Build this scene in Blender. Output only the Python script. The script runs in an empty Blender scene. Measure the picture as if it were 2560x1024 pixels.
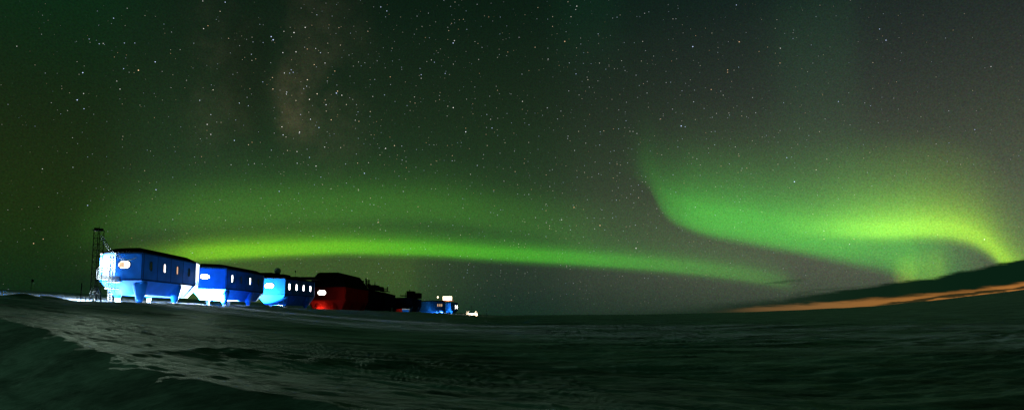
import bpy, math, random
import numpy as np
from mathutils import Vector
random.seed(7)
SC = bpy.context.scene
COL = SC.collection
# ------------------------------------------------------------------ camera
F = 1450.0; EYE = 1.6; PH = math.radians(4.6); SH = 0.0622
cam = bpy.data.cameras.new('camera'); co = bpy.data.objects.new('camera', cam); COL.objects.link(co)
co.location = (0, 0, EYE); co.rotation_euler = (math.radians(90) + PH, 0, 0)
cam.sensor_width = 36; cam.lens = 36 * F / 2560; cam.shift_y = SH; cam.clip_end = 60000; cam.clip_start = 0.1
SC.camera = co

def ray(px, py):                       # photo pixel -> world direction (a reading aid for measured places)
    x = (px - 1280) / F; y = (512 - py + SH * 2560) / F
    return Vector((x, math.cos(PH) - y * math.sin(PH), math.sin(PH) + y * math.cos(PH)))
def atY(px, py, Y):
    d = ray(px, py); s = Y / d.y
    return Vector((d.x * s, Y, EYE + d.z * s))
def atZ(px, py, z):
    d = ray(px, py); s = (z - EYE) / d.z
    return Vector((d.x * s, d.y * s, z))
def azel(px, py):
    d = ray(px, py)
    return math.degrees(math.atan2(d.x, d.y)), math.degrees(math.atan2(d.z, math.hypot(d.x, d.y)))
def srgb(r, g, b):
    f = lambda c: (c / 255 / 12.92) if c <= 10 else ((c / 255 + .055) / 1.055) ** 2.4
    return (f(r), f(g), f(b))

# ------------------------------------------------------------------ materials
def mat(name, color, rough=.5, metal=0, emit=None, es=0, vary=.12, scale=1.5, spec=.5, bump=0):
    m = bpy.data.materials.new(name); m.use_nodes = True; nt = m.node_tree; b = nt.nodes['Principled BSDF']
    b.inputs['Roughness'].default_value = rough; b.inputs['Metallic'].default_value = metal
    b.inputs['Specular IOR Level'].default_value = spec
    if emit:
        b.inputs['Emission Color'].default_value = (*emit, 1); b.inputs['Emission Strength'].default_value = es
    tc = nt.nodes.new('ShaderNodeTexCoord'); n = nt.nodes.new('ShaderNodeTexNoise'); n.inputs['Scale'].default_value = scale
    n.inputs['Detail'].default_value = 5
    r = nt.nodes.new('ShaderNodeValToRGB'); r.color_ramp.elements[0].position = .3; r.color_ramp.elements[1].position = .7
    r.color_ramp.elements[0].color = (*[c * (1 - vary) for c in color], 1)
    r.color_ramp.elements[1].color = (*[min(1, c * (1 + vary)) for c in color], 1)
    nt.links.new(tc.outputs['Object'], n.inputs['Vector']); nt.links.new(n.outputs['Fac'], r.inputs['Fac'])
    nt.links.new(r.outputs['Color'], b.inputs['Base Color'])
    if bump:
        bp = nt.nodes.new('ShaderNodeBump'); bp.inputs['Strength'].default_value = bump; bp.inputs['Distance'].default_value = .05
        nt.links.new(n.outputs['Fac'], bp.inputs['Height']); nt.links.new(bp.outputs['Normal'], b.inputs['Normal'])
    return m
M = dict(
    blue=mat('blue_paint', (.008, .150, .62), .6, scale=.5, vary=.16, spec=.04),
    seam=mat('panel_joint', (.004, .02, .09), .9, spec=0),
    roof=mat('dark_roof_membrane', (.012, .012, .012), .95, vary=.3, spec=0),
    red=mat('red_paint', (.45, .012, .006), .7, scale=.5, vary=.16, spec=0),
    redseam=mat('red_panel_joint', (.10, .006, .004), .9, spec=0),
    dark=mat('shaded_blue_paint', (.003, .009, .03), .9, spec=0),  # the blue paint again, its lack of light put into the colour
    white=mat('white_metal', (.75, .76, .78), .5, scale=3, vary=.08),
    grey=mat('galvanised_steel', (.16, .165, .18), .6, .2, scale=4, vary=.5),
    black=mat('black_steel', (.012, .012, .014), .9, spec=0),
    ice=mat('frosted_cable', (.55, .57, .62), .4, scale=6, vary=.4),
    dome=mat('radome_skin', (.62, .52, .62), .6, scale=1, vary=.1),
    glass=mat('dark_glass', (.006, .008, .012), .15, vary=.05),
    orange=mat('orange_paint', (.6, .2, .09), .5),
    lit=mat('lit_window', (.8, .7, .55), .3, emit=(1, .93, .78), es=5),
    litb=mat('bright_lit_window', (.8, .8, .75), .3, emit=(1, .97, .88), es=14),
    dim=mat('dim_lit_window', (.7, .5, .35), .3, emit=(.95, .62, .35), es=.75),
    blind=mat('lamp_lit_blind', (.6, .42, .28), .8, emit=(.85, .5, .25), es=.75, scale=3, vary=.3),
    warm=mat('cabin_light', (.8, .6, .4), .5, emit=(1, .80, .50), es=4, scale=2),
    lens=mat('added_floodlight_lens', (.9, .9, .95), .3, emit=(.85, .92, 1), es=60),
    lenssoft=mat('added_small_floodlight_lens', (.8, .8, .85), .3, emit=(.85, .92, 1), es=4),
    lenswarm=mat('warm_lamp_lens', (.9, .8, .7), .3, emit=(1, .7, .45), es=30),
)

# ------------------------------------------------------------------ mesh builder
class MB:
    def __init__(s): s.v = []; s.f = []; s.m = []; s.sm = []
    def add(s, vs, fs, mi=0, smooth=False):
        o = len(s.v); s.v += [tuple(v) for v in vs]
        for f in fs: s.f.append([i + o for i in f]); s.m.append(mi); s.sm.append(smooth)
        return s
    def box(s, c, sx, sy, sz, rz=0, mi=0):
        ca, sa = math.cos(rz), math.sin(rz); vs = []
        for z in (-sz / 2, sz / 2):
            for x, y in ((-sx / 2, -sy / 2), (sx / 2, -sy / 2), (sx / 2, sy / 2), (-sx / 2, sy / 2)):
                vs.append((c[0] + x * ca - y * sa, c[1] + x * sa + y * ca, c[2] + z))
        return s.add(vs, [(3, 2, 1, 0), (4, 5, 6, 7), (0, 1, 5, 4), (1, 2, 6, 5), (2, 3, 7, 6), (3, 0, 4, 7)], mi)
    def tube(s, a, b, r, n=6, r2=None, mi=0, cap=True, smooth=True):
        a = Vector(a); b = Vector(b); d = (b - a).normalized(); r2 = r if r2 is None else r2
        u = d.orthogonal().normalized(); w = d.cross(u); vs = []
        for p, q in ((a, r), (b, r2)):
            for k in range(n):
                t = 2 * math.pi * k / n; vs.append(p + u * (q * math.cos(t)) + w * (q * math.sin(t)))
        s.add(vs, [(k, (k + 1) % n, n + (k + 1) % n, n + k) for k in range(n)], mi, smooth)
        if cap: s.add(vs, [tuple(range(n))[::-1], tuple(range(n, 2 * n))], mi)
        return s
    def path(s, pts, r, n=6, mi=0):
        for a, b in zip(pts[:-1], pts[1:]): s.tube(a, b, r, n, mi=mi)
        return s
    def loft(s, loops, mi=0, cap0=False, cap1=False, smooth=False):
        n = len(loops[0]); vs = [p for l in loops for p in l]; fs = []
        for j in range(len(loops) - 1):
            for k in range(n):
                k2 = (k + 1) % n; fs.append((j * n + k, j * n + k2, (j + 1) * n + k2, (j + 1) * n + k))
        s.add(vs, fs, mi, smooth)
        if cap0: s.add(loops[0], [tuple(range(n))[::-1]], mi)
        if cap1: s.add(loops[-1], [tuple(range(n))], mi)
        return s
    def lathe(s, c, prof, n=20, mi=0, sx=1, sy=1):
        loops = [[(c[0] + sx * r * math.cos(2 * math.pi * k / n), c[1] + sy * r * math.sin(2 * math.pi * k / n), c[2] + z) for k in range(n)] for r, z in prof]
        return s.loft(loops, mi, True, True, True)
    def build(s, name, mats, parent=None, origin=None):
        if not isinstance(mats, (list, tuple)): mats = [mats]
        o = Vector((0, 0, 0))
        if parent is not None: o = parent.location.copy()
        if origin is not None: o = Vector(origin)
        me = bpy.data.meshes.new(name); me.from_pydata([tuple(Vector(v) - o) for v in s.v], [], s.f)
        for m in mats: me.materials.append(m)
        me.polygons.foreach_set('material_index', s.m); me.polygons.foreach_set('use_smooth', s.sm); me.update()
        ob = bpy.data.objects.new(name, me); COL.objects.link(ob)
        if parent is not None: ob.parent = parent
        else: ob.location = o
        return ob
def tag(o, label=None, cat=None, group=None, kind=None):
    for k, v in (('label', label), ('category', cat), ('group', group), ('kind', kind)):
        if v: o[k] = v
    return o
def empty(name, loc, label, cat, group=None):
    o = bpy.data.objects.new(name, None); COL.objects.link(o); o.location = loc; o.empty_display_size = .5
    return tag(o, label, cat, group)
def sub(mb, name, mats, part, root):       # a sub-part: its mesh in the root's frame, hung on a part that sits at the root's origin
    o = mb.build(name, mats, None, origin=root.location); o.parent = part; o.location = (0, 0, 0); return o

# ------------------------------------------------------------------ noise for the terrain (lattice value noise)
def vnoise(x, y, seed=0):
    xi = np.floor(x).astype(np.int64); yi = np.floor(y).astype(np.int64); fx = x - xi; fy = y - yi
    fx = fx * fx * fx * (fx * (fx * 6 - 15) + 10); fy = fy * fy * fy * (fy * (fy * 6 - 15) + 10)
    def h(a, b):
        n = (a * 374761393 + b * 668265263 + seed * 974634777) & 0xffffffff
        n = ((n ^ (n >> 13)) * 1274126177) & 0xffffffff
        return ((n ^ (n >> 16)) & 0xffff) / 65535.0 * 2 - 1
    return (h(xi, yi) * (1 - fx) + h(xi + 1, yi) * fx) * (1 - fy) + (h(xi, yi + 1) * (1 - fx) + h(xi + 1, yi + 1) * fx) * fy
def sstep(a, b, x):
    t = np.clip((x - a) / (b - a), 0, 1); return t * t * (3 - 2 * t)

# horizon of the snow to the right, as elevation over the eye
_hz = [azel(x, y) for x, y in ((1280, 787), (1600, 785.5), (1860, 779.5), (2020, 773), (2179, 765), (2360, 747), (2560, 723), (2760, 700))]
HZA = [math.radians(a) for a, e in _hz]; HZE = [math.tan(math.radians(e)) for a, e in _hz]
XL = [-6000, -400, -200, -150, -130, -112, -95, -80, -68, -62, -58, -54, -50, -40, -30, -20, -10, 0]
ZL = [34, 17.5, 11.6, 9.3, 8.2, 6.95, 5.9, 4.5, 2.7, 2.75, 3.2, 3.45, 3.15, 2.3, 1.5, .85, .32, 0]
def march(px, py, lift_):              # where the sight line meets the plain bank
    d = ray(px, py); t = 3.0
    while t < 60:
        X, Y, Z = d.x * t, d.y * t, EYE + d.z * t
        if Z <= float(np.interp(X, XL, ZL)) + lift_: return (X, Y)
        t += .02
    return (X, Y)
RIDGE = [march(x, y, .5) for x, y in ((40, 812), (110, 834), (200, 872), (325, 910), (420, 934), (520, 955), (640, 978), (800, 998))]
RIDGE = [(-60, RIDGE[0][1] + (60 + RIDGE[0][0]) * .75)] + RIDGE + [(RIDGE[-1][0] + 4, RIDGE[-1][1] - 2.2), (RIDGE[-1][0] + 9, RIDGE[-1][1] - 4)]
MOUND = march(590, 905, .15); MOUND2 = march(850, 925, .1)
def ground(x, y, fine=True):
    x = np.asarray(x, float); y = np.asarray(y, float)
    r = np.hypot(x, y) + 1e-6; az = np.arctan2(x, y)
    zl = np.interp(x, XL, ZL)
    w = .6 * sstep(15, 330, r) + .4 * sstep(200, 900, r); e = np.interp(np.abs(az), HZA, HZE) * np.clip((2.2 - np.abs(az)) / 1.0, 0, 1)
    zr = w * (EYE + e * np.minimum(r, 900))
    zr = zr - sstep(900, 6000, r) * 8
    b = sstep(math.radians(-5.5), math.radians(2), az)
    zl = zl + w * EYE * .0
    z = (1 - b) * zl + b * zr
    if fine:
        # drift ridge sweeping across the left foreground
        xs = np.array([p[0] for p in RIDGE[::1]], float); ys = np.array([p[1] for p in RIDGE], float)
        yr = np.interp(x, xs, ys) + vnoise(x * .22, x * 0 + 3.3, 5) * .4 + vnoise(x * 1.1, x * 0 + 1.3, 6) * .1
        d = (y - yr) / np.sqrt(1 + .9 ** 2)
        wl = sstep(8, 0, x) * sstep(-70, -45, x)
        fade = .75 + .25 * sstep(10, 30, r)
        z = z + wl * fade * .62 * np.where(d > 0, np.exp(-np.clip(d, 0, None) / 7.5), np.exp(-(np.clip(-d, 0, None) / 1.5) ** 2))
        z = z - wl * (1.0 * (1 - np.exp(-np.clip(-d, 0, None) / 2.6)) + 1.3 * sstep(1, 12, -d)); hush = 1 - .75 * wl * sstep(2.0, .3, d)
        # mounds in the middle of the left foreground
        z = z + .15 * np.exp(-(((x - MOUND[0]) / 1.3) ** 2 + ((y - MOUND[1]) / .7) ** 2)) * (1 + .4 * vnoise(x * 2, y * 2, 9))
        z = z + .15 * np.exp(-(((x - MOUND2[0]) / 4.2) ** 2 + ((y - MOUND2[1]) / 1.5) ** 2)) * (1 + .5 * vnoise(x * 1.5, y * 1.5, 19))
        # wind-cut sastrugi, stretched along the wind
        ca, sa = math.cos(math.radians(14)), math.sin(math.radians(14))
        u = x * ca + y * sa; v = -x * sa + y * ca
        v = v + .35 * vnoise(u * .10, v * .2, 3); wa = .8 * wl * sstep(9, 2, np.abs(d)); u = (1 - wa) * u + wa * x * 1.3; v = (1 - wa) * v + wa * d
        xr = np.clip(x, 0, 30); v = v - .007 * xr ** 2 - .42 * np.clip(x - 30, 0, None)
        big = vnoise(u * .035, v * .13, 1) * (1 + .6 * sstep(-5, 8, x)) + sstep(-5, 8, x) * .9 * (1 - np.abs(vnoise(u * .07, v * .30, 41))) ** 2
        grow = 1 + .7 * sstep(-6, 6, x)
        m1 = 1 - np.abs(vnoise(u * .16, v * .75, 2)); m1 = m1 ** 3
        m2 = 1 - np.abs(vnoise(u * .45, v * 2.1, 4)); m2 = m2 ** 2
        m3 = vnoise(u * 1.1, v * 7.5, 8)
        patch = .5 + .5 * vnoise(u * .05, v * .22, 12)
        near = 1 - sstep(70, 260, r)
        z = z + near * (hush * (.13 * big + .048 * grow * m1 * (.3 + patch)) + (.35 + .65 * hush) * .036 * grow * m2 * (.2 + patch)) + (1 - sstep(22, 60, r)) * (.022 * m3 + .010 * vnoise(u * 2.5, v * 14, 31))
        z = z + sstep(60, 300, r) * (1 - sstep(900, 1500, r)) * .35 * vnoise(u * .02, v * .05, 21) * sstep(-.15, .1, az)
        # small lumps along the crest
        z = z + .5 * np.exp(-(((x + 52.5) / 1.6) ** 2 + ((y - 62.5) / 1.6) ** 2)) + .35 * np.exp(-(((x + 53.5) / 1.8) ** 2 + ((y - 67) / 1.4) ** 2))
    return z
def gz(x, y): return float(ground(np.array([x]), np.array([y]))[0])

def snow_material():
    m = bpy.data.materials.new('wind_packed_snow'); m.use_nodes = True; nt = m.node_tree; b = nt.nodes['Principled BSDF']; L = nt.links.new
    tc = nt.nodes.new('ShaderNodeTexCoord'); mp = nt.nodes.new('ShaderNodeMapping'); mp.inputs['Rotation'].default_value = (0, 0, math.radians(-14))
    mp.inputs['Scale'].default_value = (.45, 2.6, 1)
    L(tc.outputs['Object'], mp.inputs['Vector'])
    n = nt.nodes.new('ShaderNodeTexNoise'); n.inputs['Scale'].default_value = 1.6; n.inputs['Detail'].default_value = 11; n.inputs['Roughness'].default_value = .74
    L(mp.outputs[0], n.inputs['Vector'])
    mp2 = nt.nodes.new('ShaderNodeMapping'); mp2.inputs['Rotation'].default_value = (0, 0, math.radians(-14)); mp2.inputs['Scale'].default_value = (.11, .42, 1)
    n2 = nt.nodes.new('ShaderNodeTexNoise'); n2.inputs['Scale'].default_value = 1; n2.inputs['Detail'].default_value = 9; n2.inputs['Roughness'].default_value = .74
    L(tc.outputs['Object'], mp2.inputs['Vector']); L(mp2.outputs[0], n2.inputs['Vector'])
    r = nt.nodes.new('ShaderNodeValToRGB'); r.color_ramp.elements[0].position = .41; r.color_ramp.elements[1].position = .59
    r.color_ramp.elements[0].color = (.22, .25, .24, 1); r.color_ramp.elements[1].color = (.74, .80, .80, 1)   # dark and pale streaks: ripple shade put into the colour
    L(n2.outputs['Fac'], r.inputs['Fac']); n3 = nt.nodes.new('ShaderNodeTexNoise'); n3.inputs['Scale'].default_value = 5; n3.inputs['Detail'].default_value = 10; n3.inputs['Roughness'].default_value = .8; L(mp.outputs[0], n3.inputs['Vector'])
    r3 = nt.nodes.new('ShaderNodeMapRange'); r3.inputs[1].default_value = .35; r3.inputs[2].default_value = .65; r3.inputs[3].default_value = .5; r3.inputs[4].default_value = 1.1; L(n3.outputs['Fac'], r3.inputs[0])
    mx = nt.nodes.new('ShaderNodeMix'); mx.data_type = 'RGBA'; mx.blend_type = 'MULTIPLY'; mx.inputs[0].default_value = 1; L(r.outputs['Color'], mx.inputs[6]); L(r3.outputs[0], mx.inputs[7])
    L(mx.outputs[2], b.inputs['Base Color'])
    b.inputs['Roughness'].default_value = .75; b.inputs['Specular IOR Level'].default_value = .2
    bp = nt.nodes.new('ShaderNodeBump'); bp.inputs['Strength'].default_value = 1; bp.inputs['Distance'].default_value = .2
    L(n.outputs['Fac'], bp.inputs['Height']); L(bp.outputs['Normal'], b.inputs['Normal'])
    return m

def build_ground():
    rad = [.6]
    while rad[-1] < 9000: rad.append(rad[-1] * (1.0085 if 6 < rad[-1] < 160 else 1.03) + (.0))
    rad = np.array(rad)
    azs = np.concatenate([np.arange(-180, -48, 2.0), np.arange(-48, 48, .14), np.arange(48, 180, 2.0)])
    azr = np.radians(azs); A, R = np.meshgrid(azr, rad)
    X = R * np.sin(A); Y = R * np.cos(A); Z = ground(X, Y)
    nr, na = X.shape
    co_ = np.stack([X, Y, Z], -1).reshape(-1, 3)
    i = np.arange(nr - 1)[:, None] * na; j = np.arange(na)[None, :]; j2 = (j + 1) % na
    quads = np.stack([i + j, i + j2, i + na + j2, i + na + j], -1).reshape(-1, 4)[:, ::-1]
    nq = len(quads); nv = len(co_)
    me = bpy.data.meshes.new('snow_field')
    me.vertices.add(nv + 1); allco = np.vstack([co_, [[0, 0, gz(0, .1)]]]); me.vertices.foreach_set('co', allco.ravel())
    tris = np.stack([np.full(na, nv), np.arange(na), (np.arange(na) + 1) % na], -1)[:, ::-1]
    me.loops.add(nq * 4 + na * 3); me.loops.foreach_set('vertex_index', np.concatenate([quads.ravel(), tris.ravel()]).astype(np.int32))
    me.polygons.add(nq + na)
    me.polygons.foreach_set('loop_start', np.concatenate([np.arange(nq) * 4, nq * 4 + np.arange(na) * 3]).astype(np.int32))
    me.polygons.foreach_set('use_smooth', np.ones(nq + na, bool))
    me.update(calc_edges=True); me.validate()
    me.materials.append(snow_material())
    o = bpy.data.objects.new('snow_field', me); COL.objects.link(o); tag(o, 'wind-carved polar snow field in the dark, rising gently at both sides', None, None, 'structure')
build_ground()

# ------------------------------------------------------------------ station modules
ZB, ZE, ZW, ZH = 3.2, 13.0, 8.05, 5.45     # ground, eave, foot of the walls, belly
def inset(poly, d):
    n = len(poly); out = []
    for i in range(n):
        p0, p1, p2 = Vector(poly[i - 1][:2]), Vector(poly[i][:2]), Vector(poly[(i + 1) % n][:2])
        e1 = (p1 - p0).normalized(); e2 = (p2 - p1).normalized()
        n1 = Vector((-e1.y, e1.x)); n2 = Vector((-e2.y, e2.x)); b = (n1 + n2).normalized(); c = max(.35, b.dot(n1))
        q = p1 + b * (d / c); out.append((q.x, q.y))
    return out
def lift(poly, z): return [(p[0], p[1], z) for p in poly]
def stadium(cx, cz, w, h, n=8):
    pts = []; r = min(w, h) / 2
    if w > h: cs = [(w / 2 - r, 0, -90), (-(w / 2 - r), 0, 90)]
    else: cs = [(0, h / 2 - r, 0), (0, -(h / 2 - r), 180)]
    for ax, az_, a0 in cs:
        for k in range(n + 1):
            t = math.radians(a0 + 180 * k / n); pts.append((cx + ax + r * math.cos(t), cz + az_ + r * math.sin(t)))
    return pts
def face_frame(a, b):
    a = Vector((a[0], a[1], 0)); b = Vector((b[0], b[1], 0)); t = (b - a); L = t.length; t.normalize()
    return a, t, Vector((t.y, -t.x, 0)), L
def window(root, a, b, s, z, w, h, pane, curtain=None):
    o, t, n, L = face_frame(a, b); P = lambda q, off: o + t * q[0] + Vector((0, 0, q[1])) + n * off
    inn = stadium(s * L, z, w, h); out = stadium(s * L, z, w + .24, h + .24)
    fr = MB(); k = len(inn)
    fr.loft([[P(q, .0) for q in out], [P(q, .09) for q in out], [P(q, .09) for q in inn], [P(q, .0) for q in inn]])
    f = fr.build('window', M['seam'], root)
    pa = MB(); pa.add([P(q, .03) for q in inn], [tuple(range(k))]); sub(pa, 'pane', pane, f, root)
    if curtain:
        cu = MB(); x0 = s * L - w / 2; pts = [(x0 + .12, z - h / 2 + .1), (x0 + w * .52, z - h / 2 + .06), (x0 + w * .52, z + h / 2 - .06), (x0 + .12, z + h / 2 - .1)]
        cu.add([P(q, .045) for q in pts], [(0, 1, 2, 3)]); sub(cu, 'blind', curtain, f, root)
def leg(root, x, y, paint, zt=None, zg=None, rt=1.18, foot=True):
    zg = (gz(x, y) if zg is None else zg); zt = zt or ZW + .05
    lo = zg + (1.15 if foot else .2); H = zt - lo
    m = MB(); m.lathe((x, y, lo), [(.42, 0), (.46, .04), (rt * .80, H * .45), (rt * .97, H * .74), (rt, H * .84), (rt * .9, H * .93), (rt * .55, H)], 20)
    l = m.build('leg', paint, root)
    if foot:
        f = MB(); f.lathe((x, y, zg - .3), [(.40, 0), (.40, 1.5)], 14); f.box((x, y, zg + .02), 1.6, 3.2, .16); sub(f, 'foot', M['white'], l, root)
def octplan(P1, P2, P3, cw, W, nose=3.4, cb=2.6):
    """P1-P2 front face, P2-P3 long side seen from the camera; cw chamfer; W width."""
    P1, P2, P3 = [Vector((p[0], p[1])) for p in (P1, P2, P3)]
    a = (P3 - P2).normalized(); n = Vector((-a.y, a.x))        # to the left of travel
    if n.x > 0: n = -n
    return [P1, P2, P3, P3 + a * nose + n * cw, P3 + a * nose + n * (W - cw), P3 + n * W, P2 + n * W + a * cb]
def shell(root, plan, paint, seam, zw=ZW, ze=ZE, zh=ZH, din=1.9, roof_in=1.9, roof_h=1.15, seams=()):
    plan = [tuple(p) for p in plan]
    w = MB(); w.loft([lift(plan, zw), lift(plan, ze)], 0, True, True)
    for (i, ss) in seams:
        a, t, n, L = face_frame(plan[i], plan[(i + 1) % len(plan)])
        ang = math.atan2(t.y, t.x)
        for s in ss:
            c = a + t * (s * L) + n * .0
            w.box((c.x, c.y, (zw + ze) / 2), .11, .05, ze - zw - .3, ang, 1)
        for z in (zw + .12, ze - .12):
            c = a + t * (L / 2); w.box((c.x, c.y, z), L - .1, .06, .12, ang, 1)
    w.build('wall', [paint, seam], root)
    h = MB(); h.loft([lift(inset(plan, din), zh), lift(plan, zw - .003)], 0, True, False)
    mid = inset(plan, -.05); h.loft([lift(mid, zw - .10), lift(mid, zw + .02)], 1)
    h.build('belly', [paint, seam], root)
    r = MB(); ov = inset(plan, -.12); r.loft([lift(ov, ze + .005), lift(ov, ze + .22), lift(inset(plan, roof_in), ze + roof_h)], 0, True, True)
    r.build('roof', M['roof'], root)

def V2(p): return (p.x, p.y)
def P(px, py, z=ZE): return V2(atZ(px, py, z))
EY = lambda px, y: V2(atY(px, 640, y))

# --- first module
p1, p2, p3 = P(290, 632), P(358, 631), P(490, 657)
PL1 = octplan(p1, p2, p3, 1.0, 9.2, 4.0, 3.2)
m1 = empty('station_module', (p2[0] - 4, p2[1] + 10, ZB), 'largest blue module on tapered legs, with balcony and ladder beside the lattice mast', 'station module', 'blue modules in a row')
S4 = [.02, .25, .49, .73, .97]
shell(m1, PL1, M['blue'], M['seam'], seams=[(1, S4), (0, [.02, .98])])
window(m1, PL1[0], PL1[1], .335, 10.85, 2.35, 1.25, M['lit'], M['blind'])
for s, pn in zip((.135, .37, .61, .85), ('glass', 'lit', 'dim', 'glass')): window(m1, PL1[1], PL1[2], s, 10.75, .62, 1.65, M[pn])
def legs_for(root, plan, W, fr=(.04, .66), fr2=(.28, .80), paint=None, **k):
    a = Vector(plan[1]); b = Vector(plan[2]); t = (b - a); L = t.length; t.normalize(); n = Vector((-t.y, t.x))
    if n.x > 0: n = -n
    for f in fr: q = a + t * (f * L + .9) + n * 1.15; leg(root, q.x, q.y, paint, **k)
    for f in fr2: q = a + t * (f * L) + n * (W - 1.3); leg(root, q.x, q.y, paint, **k)
legs_for(m1, PL1, 8.6, paint=M['blue'])
# added white panel facing the gap: lamp glare put into its colour
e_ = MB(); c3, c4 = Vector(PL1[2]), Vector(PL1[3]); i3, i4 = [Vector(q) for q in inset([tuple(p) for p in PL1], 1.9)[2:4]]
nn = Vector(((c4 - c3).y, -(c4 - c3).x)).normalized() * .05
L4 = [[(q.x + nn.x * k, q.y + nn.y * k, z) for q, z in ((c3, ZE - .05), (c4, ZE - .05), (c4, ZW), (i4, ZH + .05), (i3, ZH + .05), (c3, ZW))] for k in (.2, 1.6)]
e_.loft(L4, 0, True, True); e_.build('glare_panel', M['white'], m1)
# balcony, ladder
bx0, bx1 = atY(245, 685, 104).x, atY(283, 685, 104).x; zb = 8.75
b = MB(); cx = (bx0 + bx1) / 2; b.box((cx, 105.2, zb - .35), bx1 - bx0, 3.0, .62); b.box((cx + .9, 105.4, zb - .9), (bx1 - bx0) * .5, 2.4, .5)
b.build('balcony', M['white'], m1); balc = m1.children[-1]
r = MB(); ys = (103.75, 106.65)
for yy in ys:
    for zz in (.0, .45, .9, 1.35): r.tube((bx0, yy, zb + .05 + zz), (bx1 - 1.0, yy, zb + .05 + zz), .055)
    for k in range(5): x = bx0 + (bx1 - 1 - bx0) * k / 4; r.tube((x, yy, zb - .05), (x, yy, zb + 1.42), .06)
for zz in (.0, .45, .9, 1.35): r.tube((bx0, ys[0], zb + .05 + zz), (bx0, ys[1], zb + .05 + zz), .055)
sub(r, 'railing', M['white'], balc, m1)
l = MB(); lx0, lx1 = atY(272.5, 700, 103.6).x, atY(281, 700, 103.6).x; lz0 = gz(lx0, 103.6) - .2
for x in (lx0, lx1): l.tube((x, 103.55, lz0), (x, 103.55, 12.2), .085)
z = lz0 + .35
while z < 11.9: l.tube((lx0, 103.55, z), (lx1, 103.55, z), .05); z += .42
for z in (6.5, 7.6, 9.9, 10.9, 11.9):
    l.tube((lx0, 103.55, z), (lx0 - .15, 103.0, z), .05); l.tube((lx1, 103.55, z), (lx1 + .15, 103.0, z), .05); l.tube((lx0 - .15, 103.0, z), (lx1 + .15, 103.0, z), .05)
l.build('ladder', M['white'], m1)
d = MB(); d.box(((lx0 + lx1) / 2 + .1, 103.9, 6.45), 1.9, 1.3, .16)
for x in (-.8, .95): d.tube(((lx0 + lx1) / 2 + .1 + x, 103.3, 6.5), ((lx0 + lx1) / 2 + .1 + x, 103.3, 8.3), .06)
d.tube((lx1 + .75, 103.3, 6.4), (lx1 + .75, 103.3, 5.5), .07); d.build('landing', M['white'], m1)
# a door in the lit end wall
o_, t_, n_, L_ = face_frame(PL1[6], PL1[0]); dd = MB(); c = o_ + t_ * (L_ * .5) + n_ * .03
dd.box((c.x, c.y, 10.0), 1.1, .12, 2.2, math.atan2(t_.y, t_.x)); dd.build('door', M['white'], m1)
vv = MB(); vv.box((c.x + n_.x * .08, c.y + n_.y * .08, 10.6), .28, .08, .8, math.atan2(t_.y, t_.x)); vv.build('door_window', M['glass'], m1)

# --- second module
p1, p2, p3 = P(478, 667.5), P(567, 671), P(658, 687)
PL2 = octplan(p1, p2, p3, 1.0, 9.0, 3.4)
m2 = empty('station_module', (p2[0] - 4, p2[1] + 10, ZB), 'blue module second from the mast, white glare beneath it, windows alternately lit and dark', 'station module', 'blue modules in a row')
shell(m2, PL2, M['blue'], M['seam'], seams=[(1, S4), (0, [.98])])
window(m2, PL2[0], PL2[1], .38, 10.9, 1.75, 1.0, M['litb'])
for s, pn in zip((.135, .37, .61, .85), ('litb', 'glass', 'litb', 'glass')): window(m2, PL2[1], PL2[2], s, 10.75, .62, 1.75, M[pn])
legs_for(m2, PL2, 8.6, paint=M['blue'])
# --- third module
p1, p2, p3 = P(643, 695), P(713, 696), P(786, 704.5)
PL3 = octplan(p1, p2, p3, 1.6, 9.0)
m3 = empty('station_module', (p2[0] - 4, p2[1] + 8, ZB), 'blue module below the white radome, all of its windows brightly lit', 'station module', 'blue modules in a row')
shell(m3, PL3, M['blue'], M['seam'], roof_h=.5, zh=4.9, seams=[(1, S4)])
window(m3, PL3[0], PL3[1], .44, 10.75, 2.6, 1.35, M['litb'])
for s in (.135, .37, .61, .85): window(m3, PL3[1], PL3[2], s, 10.6, .75, 1.9, M['litb'])
legs_for(m3, PL3, 9.0, fr=(.06, .76), paint=M['blue'], rt=1.55)
eq = MB()
q = atY(684, 690, 186); eq.box((q.x, 186, 14.0), 8.6, 6, 1.3); eq.box((q.x - 1.6, 185, 14.9), 4, 3, .5); eq.box((q.x + 8, 192, 13.8), 9, 5, .8); eq.box((q.x + 5.5, 190, 13.9), 3, 5, .5)
eq.build('plant_room', M['roof'], m3)
q = atY(694, 678, 184)
rd = empty('radome', (q.x, 184, 15.0), 'small round grey radome on the roof of a blue module', 'radome')
rr = MB(); rr.lathe((q.x, 184, 14.6), [(.7, -.2), (.75, .7)], 16); rr.build('pedestal', M['roof'], rd)
rr = MB(); R0 = 1.02; zc = atY(694, 677, 184).z; rr.lathe((q.x, 184, zc), [(R0 * math.sin(math.pi * k / 14) + .001, -R0 * math.cos(math.pi * k / 14)) for k in range(15)], 24); rr.build('dome', M['dome'], rd)
q = atY(738.5, 680, 192)
an = empty('roof_antenna', (q.x, 192, 13.8), 'thin rooftop antenna with a small ball beside the grey radome', 'antenna')
a_ = MB(); a_.tube((q.x, 192, 13.9), (q.x, 192, atY(738, 679, 192).z), .04); a_.build('pole', M['black'], an)
a_ = MB(); zt = atY(738, 678, 192).z; a_.lathe((q.x, 192, zt), [(.01, -.3), (.22, -.15), (.25, 0), (.2, .2), (.01, .35)], 10); a_.build('antenna_head', M['black'], an)

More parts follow.
